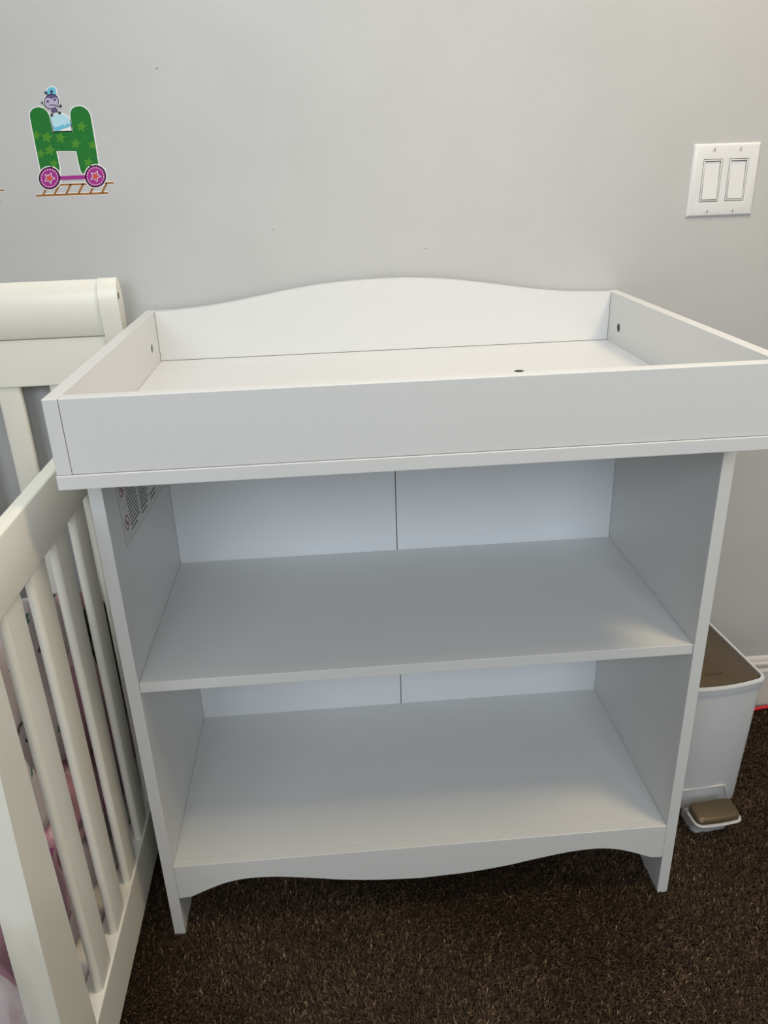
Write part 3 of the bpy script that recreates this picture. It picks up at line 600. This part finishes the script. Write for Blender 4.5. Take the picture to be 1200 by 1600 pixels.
o = cloth('leafy_cushion', -.110, .205, .330, .2205, lambda v: .28+.20*math.sin(PI*(.15+.75*v)), F3, .10, .010, seed=8)
tag(o, 'dark green leafy cushion in the crib corner beside the changing table', 'cushion')

# clear plastic bag standing at the foot of the front post
m, nt, b = new_mat('clear_plastic_film')
b.inputs['Base Color'].default_value = (.85, .86, .88, 1); b.inputs['Roughness'].default_value = .12
b.inputs['Alpha'].default_value = .30; b.inputs['IOR'].default_value = 1.45
rnd = random.Random(4)
bm = bmesh.new(); grid = []
NU, NV = 30, 26
for j in range(NV+1):
    v = j/NV; row = []
    for i in range(NU):
        a = 2*PI*i/NU
        r = 1+.16*math.sin(5*a+v*6)+.10*math.sin(9*a-v*13)+.06*math.sin(17*a+v*21)+rnd.uniform(-.03, .03)
        sq = 1-.30*v**2.2-.15*math.exp(-((v-.93)/.05)**2)
        row.append(bm.verts.new((-.0880+.047*r*math.cos(a)*sq+.004*v, -.386+.040*r*math.sin(a)*sq+.006*v, -.004+.455*v+.012*math.sin(3*a+1)*v)))
    grid.append(row)
for a_, b_ in zip(grid, grid[1:]):
    for k in range(NU): bm.faces.new((a_[k], a_[(k+1) % NU], b_[(k+1) % NU], b_[k]))
bm.faces.new(grid[0])
bag = link('plastic_bag', bm, m, None, 60)
tag(bag, 'crumpled clear plastic bag at the lower left, beside the crib post', 'plastic bag')

# ------------------------------------------------------------------ step bin
def rrect(x0, x1, y0, y1, r, bulge=0., n=7):
    pts = []
    for cx, cy, a0 in ((x1-r, y1-r, 0), (x0+r, y1-r, 90), (x0+r, y0+r, 180), (x1-r, y0+r, 270)):
        for k in range(n+1):
            a = math.radians(a0+90*k/n); pts.append([cx+r*math.cos(a), cy+r*math.sin(a)])
        if a0 == 180 and bulge:
            for k in range(1, 8): pts.append([x0+r+(x1-x0-2*r)*k/8, y0])
    if bulge:
        xm, hw = (x0+x1)/2, (x1-x0)/2
        for p in pts:
            if p[1] < (y0+y1)/2: p[1] -= bulge*(1-((p[0]-xm)/hw)**2)
    return [tuple(p) for p in pts]
def loft(bm, rings, mi=0, cap0=True, cap1=True):
    R = [[bm.verts.new((x, y, z)) for x, y in pts] for pts, z in rings]
    n = len(R[0]); fs = []
    for a, b in zip(R, R[1:]):
        for k in range(n): fs.append(bm.faces.new((a[k], a[(k+1) % n], b[(k+1) % n], b[k])))
    if cap0: fs.append(bm.faces.new(R[0][::-1]))
    if cap1: fs.append(bm.faces.new(R[-1]))
    for f in fs: f.material_index = mi
BINROT = math.radians(5.0)
binr = empty('step_bin', (.975, .170, 0), (0, 0, BINROT), label='white pedal bin with bronze lid on the carpet right of the changing table', cat='trash bin')
B0, B1 = -.0885, .0875
def bring(x0, x1, y0, y1, r, bu): return rrect(x0, x1, y0, y1, r, bu)
bm = bmesh.new()
loft(bm, [(bring(B0+.010, B1-.010, .020, .234, .012, .010), -.004), (bring(B0+.009, B1-.009, .018, .236, .013, .010), .004),
          (bring(B0+.004, B1-.004, .008, .243, .014, .011), .270), (bring(B0+.0040, B1-.0040, .0085, .2430, .014, .011), .2738)])
body = link('body', bm, BINW, binr, 40)
bm = bmesh.new()
loft(bm, [(bring(B0+.0022, B1-.0022, .006, .245, .015, .011), .2740), (bring(B0+.0012, B1-.0012, .0050, .2460, .0155, .011), .2748), (bring(B0, B1, .004, .247, .016, .011), .286),
          (bring(B0+.0012, B1-.0012, .0052, .2458, .015, .011), .2885), (bring(B0+.006, B1-.006, .010, .241, .012, .0105), .2890), (bring(B0+.0064, B1-.0064, .0104, .2406, .0115, .0105), .2850)], cap1=True)
lidrim = link('lid', bm, BINW, binr, 25)
bm = bmesh.new(); loft(bm, [(bring(B0+.0066, B1-.0066, .0106, .2404, .0115, .0105), .28505), (bring(B0+.0066, B1-.0066, .0106, .2404, .0115, .0105), .2856)]); link('lid_gap_shade', bm, DARKHOLE, lidrim)  # black sheet painting the shade in the gap round the inlay
bm = bmesh.new()
loft(bm, [(bring(B0+.0082, B1-.0082, .0128, .2388, .010, .010), .2854), (bring(B0+.0082, B1-.0082, .0128, .2388, .010, .010), .2880), (bring(B0+.0088, B1-.0088, .0134, .2382, .010, .010), .2886)])
lp = link('lid_plate', bm, BRONZE, lidrim, 40); lp['label'] = 'brushed bronze lid inlay'
cu = bpy.data.curves.new('maker_name', 'FONT'); cu.body = 'KOHLER'; cu.size = .0078; cu.space_character = 1.25; cu.align_x = 'CENTER'; cu.extrude = .00015
to = bpy.data.objects.new('tmp', cu); COL.objects.link(to)
me = bpy.data.meshes.new_from_object(to.evaluated_get(bpy.context.evaluated_depsgraph_get())); bpy.data.objects.remove(to)
me.materials.clear(); me.materials.append(LOGO)
tx = bpy.data.objects.new('lettering', me); COL.objects.link(tx); tx.parent = lidrim; tx.location = (-.0005, .0330, .28865); tx.scale = (1.0, 1, 1)
# pedal: white cradle, raised outline on the body, bronze tread
bm = bmesh.new()
pc = -.013
loft(bm, [(bring(pc-.034, pc+.034, -.047, .004, .008, .002), -.004), (bring(pc-.036, pc+.036, -.050, .000, .010, .003), .012), (bring(pc-.0425, pc+.0435, -.068, -.022, .012, .003), .032), (bring(pc-.0455, pc+.0465, -.0735, -.026, .013, .003), .0375), (bring(pc-.0445, pc+.0455, -.0725, -.027, .012, .003), .0395)])
ped = link('pedal', bm, mat('pedal_white', (.60, .61, .62), .4), binr, 40); ped['label'] = 'white pedal cradle'
bm = bmesh.new()
loft(bm, [(bring(pc-.0420, pc+.0430, -.0690, -.028, .010, .003), .0390), (bring(pc-.0420, pc+.0430, -.0690, -.028, .010, .003), .0455),
          (bring(pc-.0400, pc+.0410, -.0660, -.0295, .009, .003), .0490), (bring(pc-.0375, pc+.0385, -.0630, -.031, .008, .002), .0505)])
for v in bm.verts: v.co.z += (v.co.y+.07)*.10
tr = link('tread', bm, BRONZE, ped, 40); tr['label'] = 'brushed bronze tread'
bm = bmesh.new()
fr = [(-.052, .018), (-.046, .042), (-.043, .047), (-.038, .049), (.049, .049), (.054, .047), (.057, .042), (.066, .018)]
for a_, b_ in zip(fr, fr[1:]):
    ya = lambda p: .0168-.0100*(1-((pc+p[0])/.080)**2)-(p[1]/.26)*.0098-.0008
    add_tube(bm, [(pc+a_[0], ya(a_), a_[1]), (pc+b_[0], ya(b_), b_[1])], .0016, 8)
link('pedal_surround', bm, BINRIM, binr, 40)

# ------------------------------------------------------------------ light switch
SX, SZ = .9403, 1.0530
sw = empty('light_switch', (SX+.058, YW, SZ+.0573), label='white double rocker light switch on the grey wall', cat='light switch')
w2, h2 = .058, .0573
bm = bmesh.new()
def ring(hx, hz, y): return [bm.verts.new((sx*hx, y, sz*hz)) for sx, sz in ((-1, -1), (1, -1), (1, 1), (-1, 1))]
R = [ring(w2, h2, 0), ring(w2, h2, -.0015), ring(w2-.0008, h2-.0008, -.0026), ring(w2-.0022, h2-.0022, -.0038), ring(w2-.0042, h2-.0042, -.0045)]
for a_, b_ in zip(R, R[1:]):
    for k in range(4): bm.faces.new((a_[k], a_[(k+1) % 4], b_[(k+1) % 4], b_[k]))
bm.faces.new(R[-1]); bm.faces.new(R[0][::-1])
plate = link('wall_plate', bm, PLATE, sw, 20)
cutx = []
for cx in (-.0225, .0225):
    bmc = bmesh.new(); add_box(bmc, cx-.0169, cx+.0169, -.009, -.0008, -.0336, .0336)
    c = link('cutter', bmc, GREYGAP)
    c.parent = sw; cutx.append(c)
for c in cutx:
    md = plate.modifiers.new('b', 'BOOLEAN'); md.object = c; md.operation = 'DIFFERENCE'; md.solver = 'EXACT'
bpy.context.view_layer.update()
me = bpy.data.meshes.new_from_object(plate.evaluated_get(bpy.context.evaluated_depsgraph_get()))
plate.modifiers.clear(); plate.data = me
for c in cutx: bpy.data.objects.remove(c)
for cx in (-.0225, .0225):
    bm = bmesh.new(); add_box(bm, cx-.0168, cx+.0168, -.0012, -.0009, -.0335, .0335); link('switch_recess_shade', bm, GREYGAP, sw)  # dark sheet painting the shade seen through the frame gaps
    bm = bmesh.new()
    for d in ((cx-.0159, cx-.0139, -.0326, .0326), (cx+.0139, cx+.0159, -.0326, .0326), (cx-.0139, cx+.0139, -.0326, -.0305), (cx-.0139, cx+.0139, .0305, .0326)):
        add_box(bm, d[0], d[1], -.0052, -.001, d[2], d[3], .0003, 1)
    fr = link('switch_frame', bm, PLATE, sw, 40)
    pr = [(-.001, -.0296), (-.0062, -.0296), (-.0044, 0), (-.0030, .0294), (-.001, .0294)]
    bm = bmesh.new(); add_prism(bm, [(p[0], p[1]) for p in pr], 'x', cx-.0129, cx+.0129, 0, .0003, 1)
    link('rocker', bm, PLATE, fr, 20)
    for z in (-.0485, .0485):
        bm = bmesh.new(); add_cyl(bm, (cx, -.0056, z), .0026, 'y', .002, 20, 0, .0032)
        s = link('screw', bm, SCREW, sw, 40)
        bm = bmesh.new(); add_box(bm, cx-.0005, cx+.0005, -.00575, -.0054, z-.0027, z+.0027)  # dark bar painting the shade of the slot
        sl = link('screw_slot', bm, GREYGAP, s); 

# ------------------------------------------------------------------ wall decals
DC = {'white': (.80, .80, .78), 'green': (.018, .17, .030), 'leaf': (.075, .26, .028), 'black': (.018, .010, .018), 'magenta': (.36, .035, .25), 'orange': (.62, .09, .07),
      'brown': (.34, .14, .03), 'sky': (.45, .70, .78), 'blue': (.16, .50, .66), 'dark': (.045, .035, .075), 'lilac': (.50, .44, .60), 'purple': (.12, .09, .20), 'grey': (.16, .22, .19)}
DM = {k: mat('decal_'+k, c, .6, var=(.3 if k in ('green', 'brown') else 0), vscale=260, spec=.15) for k, c in DC.items()}
dx, dz = -.0850, 1.1300
dec = empty('wall_decal', (dx, YW, dz), label='green letter H train wall sticker with pink star wheels and a little bug', cat='wall sticker')
def decal_part(name, items, parent):
    used = []
    for c, l, P in items:
        if c not in used: used.append(c)
    bm = bmesh.new()
    for c, l, P in items:
        add_prism(bm, [(u/1000, v/1000) for u, v in P], 'y', 0, -.00025-.00018*l, used.index(c))
    return link(name, bm, [DM[c] for c in used], parent)
for nm, items in DECAL.items():
    if nm == 'wheel':
        decal_part('wheel', items[:26], dec); decal_part('wheel', items[26:], dec)
    else: decal_part(nm, items, dec)
# the neighbouring sticker: the end of its track reaches into the picture
d2 = decal_part('wall_decal', [('white', 0, [(-60, -1.7), (-60, 2.2), (8.0, 1.6), (8.8, -2.2)]), ('brown', 1, [(-60, -1.0), (-60, 1.4), (7.0, .9), (7.6, -1.2)]),
    ('brown', 1, [(-9, -1), (-6.6, -1), (-11, -14), (-13.4, -14)]), ('brown', 1, [(-60, -15.4), (-60, -13.2), (-2.6, -13.6), (-2, -15.8)])], None)
d2.location = (dx-.1175, YW, dz+.0032)
tag(d2, 'brown tip of a train track sticker cut off by the left picture edge', 'wall sticker')

# small scuffs in the wall paint
for i, (x, z, sx, sz) in enumerate(((.0708, 1.2986, .0012, .0008), (.2290, 1.0560, .0006, .0012), (.4868, 1.0160, .0007, .0016))):
    pass

# ------------------------------------------------------------------ red cord on the carpet along the baseboard
cp = [(1.12, .30, .002), (1.16, .385, .004), (1.20, .436, .005), (1.235, .4445, .006), (1.29, .4465, .006), (1.40, .449, .006), (1.55, .447, .005), (1.8, .44, .004), (2.1, .42, .004)]
bm = bmesh.new(); add_tube(bm, smooth_curve(cp[2:], 8), .0042, 10)
cord = link('power_cord', bm, RED, None, 60); tag(cord, 'red cord lying on the carpet along the baseboard behind the bin', 'cord')

# ------------------------------------------------------------------ light
def area(name, loc, target, sx, sy, power, col):
    l = bpy.data.lights.new(name, 'AREA'); l.shape = 'RECTANGLE'; l.size = sx; l.size_y = sy; l.energy = power; l.color = col
    o = bpy.data.objects.new(name, l); COL.objects.link(o); o.location = loc
    o.rotation_euler = (Vector(target)-Vector(loc)).to_track_quat('-Z', 'Y').to_euler()
    return o
area('window_daylight', (-.6, YF-.03, 1.825), (-.4, .4, 1.3), .98, .93, 22, (.84, .92, 1.0))
area('window_daylight', (.9, YF-.03, 1.825), (.7, .4, 1.3), .98, .93, 21, (.86, .93, 1.0))
def ceiling_lamp(x, y, p, col):
    l = bpy.data.lights.new('ceiling_lamp', 'AREA'); l.shape = 'DISK'; l.size = .4; l.energy = p; l.color = col
    o = bpy.data.objects.new('ceiling_lamp', l); COL.objects.link(o); o.location = (x, y, ZC-.05)
ceiling_lamp(.4, -.1, 8.5, (.97, .98, 1.0))
ceiling_lamp(1.3, -.5, 15, (1.0, .79, .50))

w = bpy.data.worlds.new('sky'); SC.world = w; w.use_nodes = True
w.node_tree.nodes['Background'].inputs[0].default_value = (.75, .85, 1, 1); w.node_tree.nodes['Background'].inputs[1].default_value = .05

# ------------------------------------------------------------------ camera
cam = bpy.data.cameras.new('camera'); co = bpy.data.objects.new('camera', cam); COL.objects.link(co)
cam.sensor_fit = 'VERTICAL'; cam.sensor_height = 36; cam.sensor_width = 27; cam.lens = 1227.1759/1600*36; cam.clip_start = .02
yaw, pit, rol = map(math.radians, (3.6223, -23.743, -1.9041))
fw = Vector((math.sin(yaw)*math.cos(pit), math.cos(yaw)*math.cos(pit), math.sin(pit)))
rt = Vector((math.cos(yaw), -math.sin(yaw), 0)); up = rt.cross(fw)
r2 = rt*math.cos(rol)+up*math.sin(rol); u2 = -rt*math.sin(rol)+up*math.cos(rol)
M = Matrix((( r2.x, u2.x, -fw.x), (r2.y, u2.y, -fw.y), (r2.z, u2.z, -fw.z))).to_4x4()
M.translation = (.3104, -.9332, 1.1495)
co.matrix_world = M
SC.camera = co
SC.view_settings.view_transform = 'Standard'; SC.view_settings.look = 'None'; SC.view_settings.gamma = 1
SC.view_settings.use_curve_mapping = False; SC.view_settings.exposure = 0.07
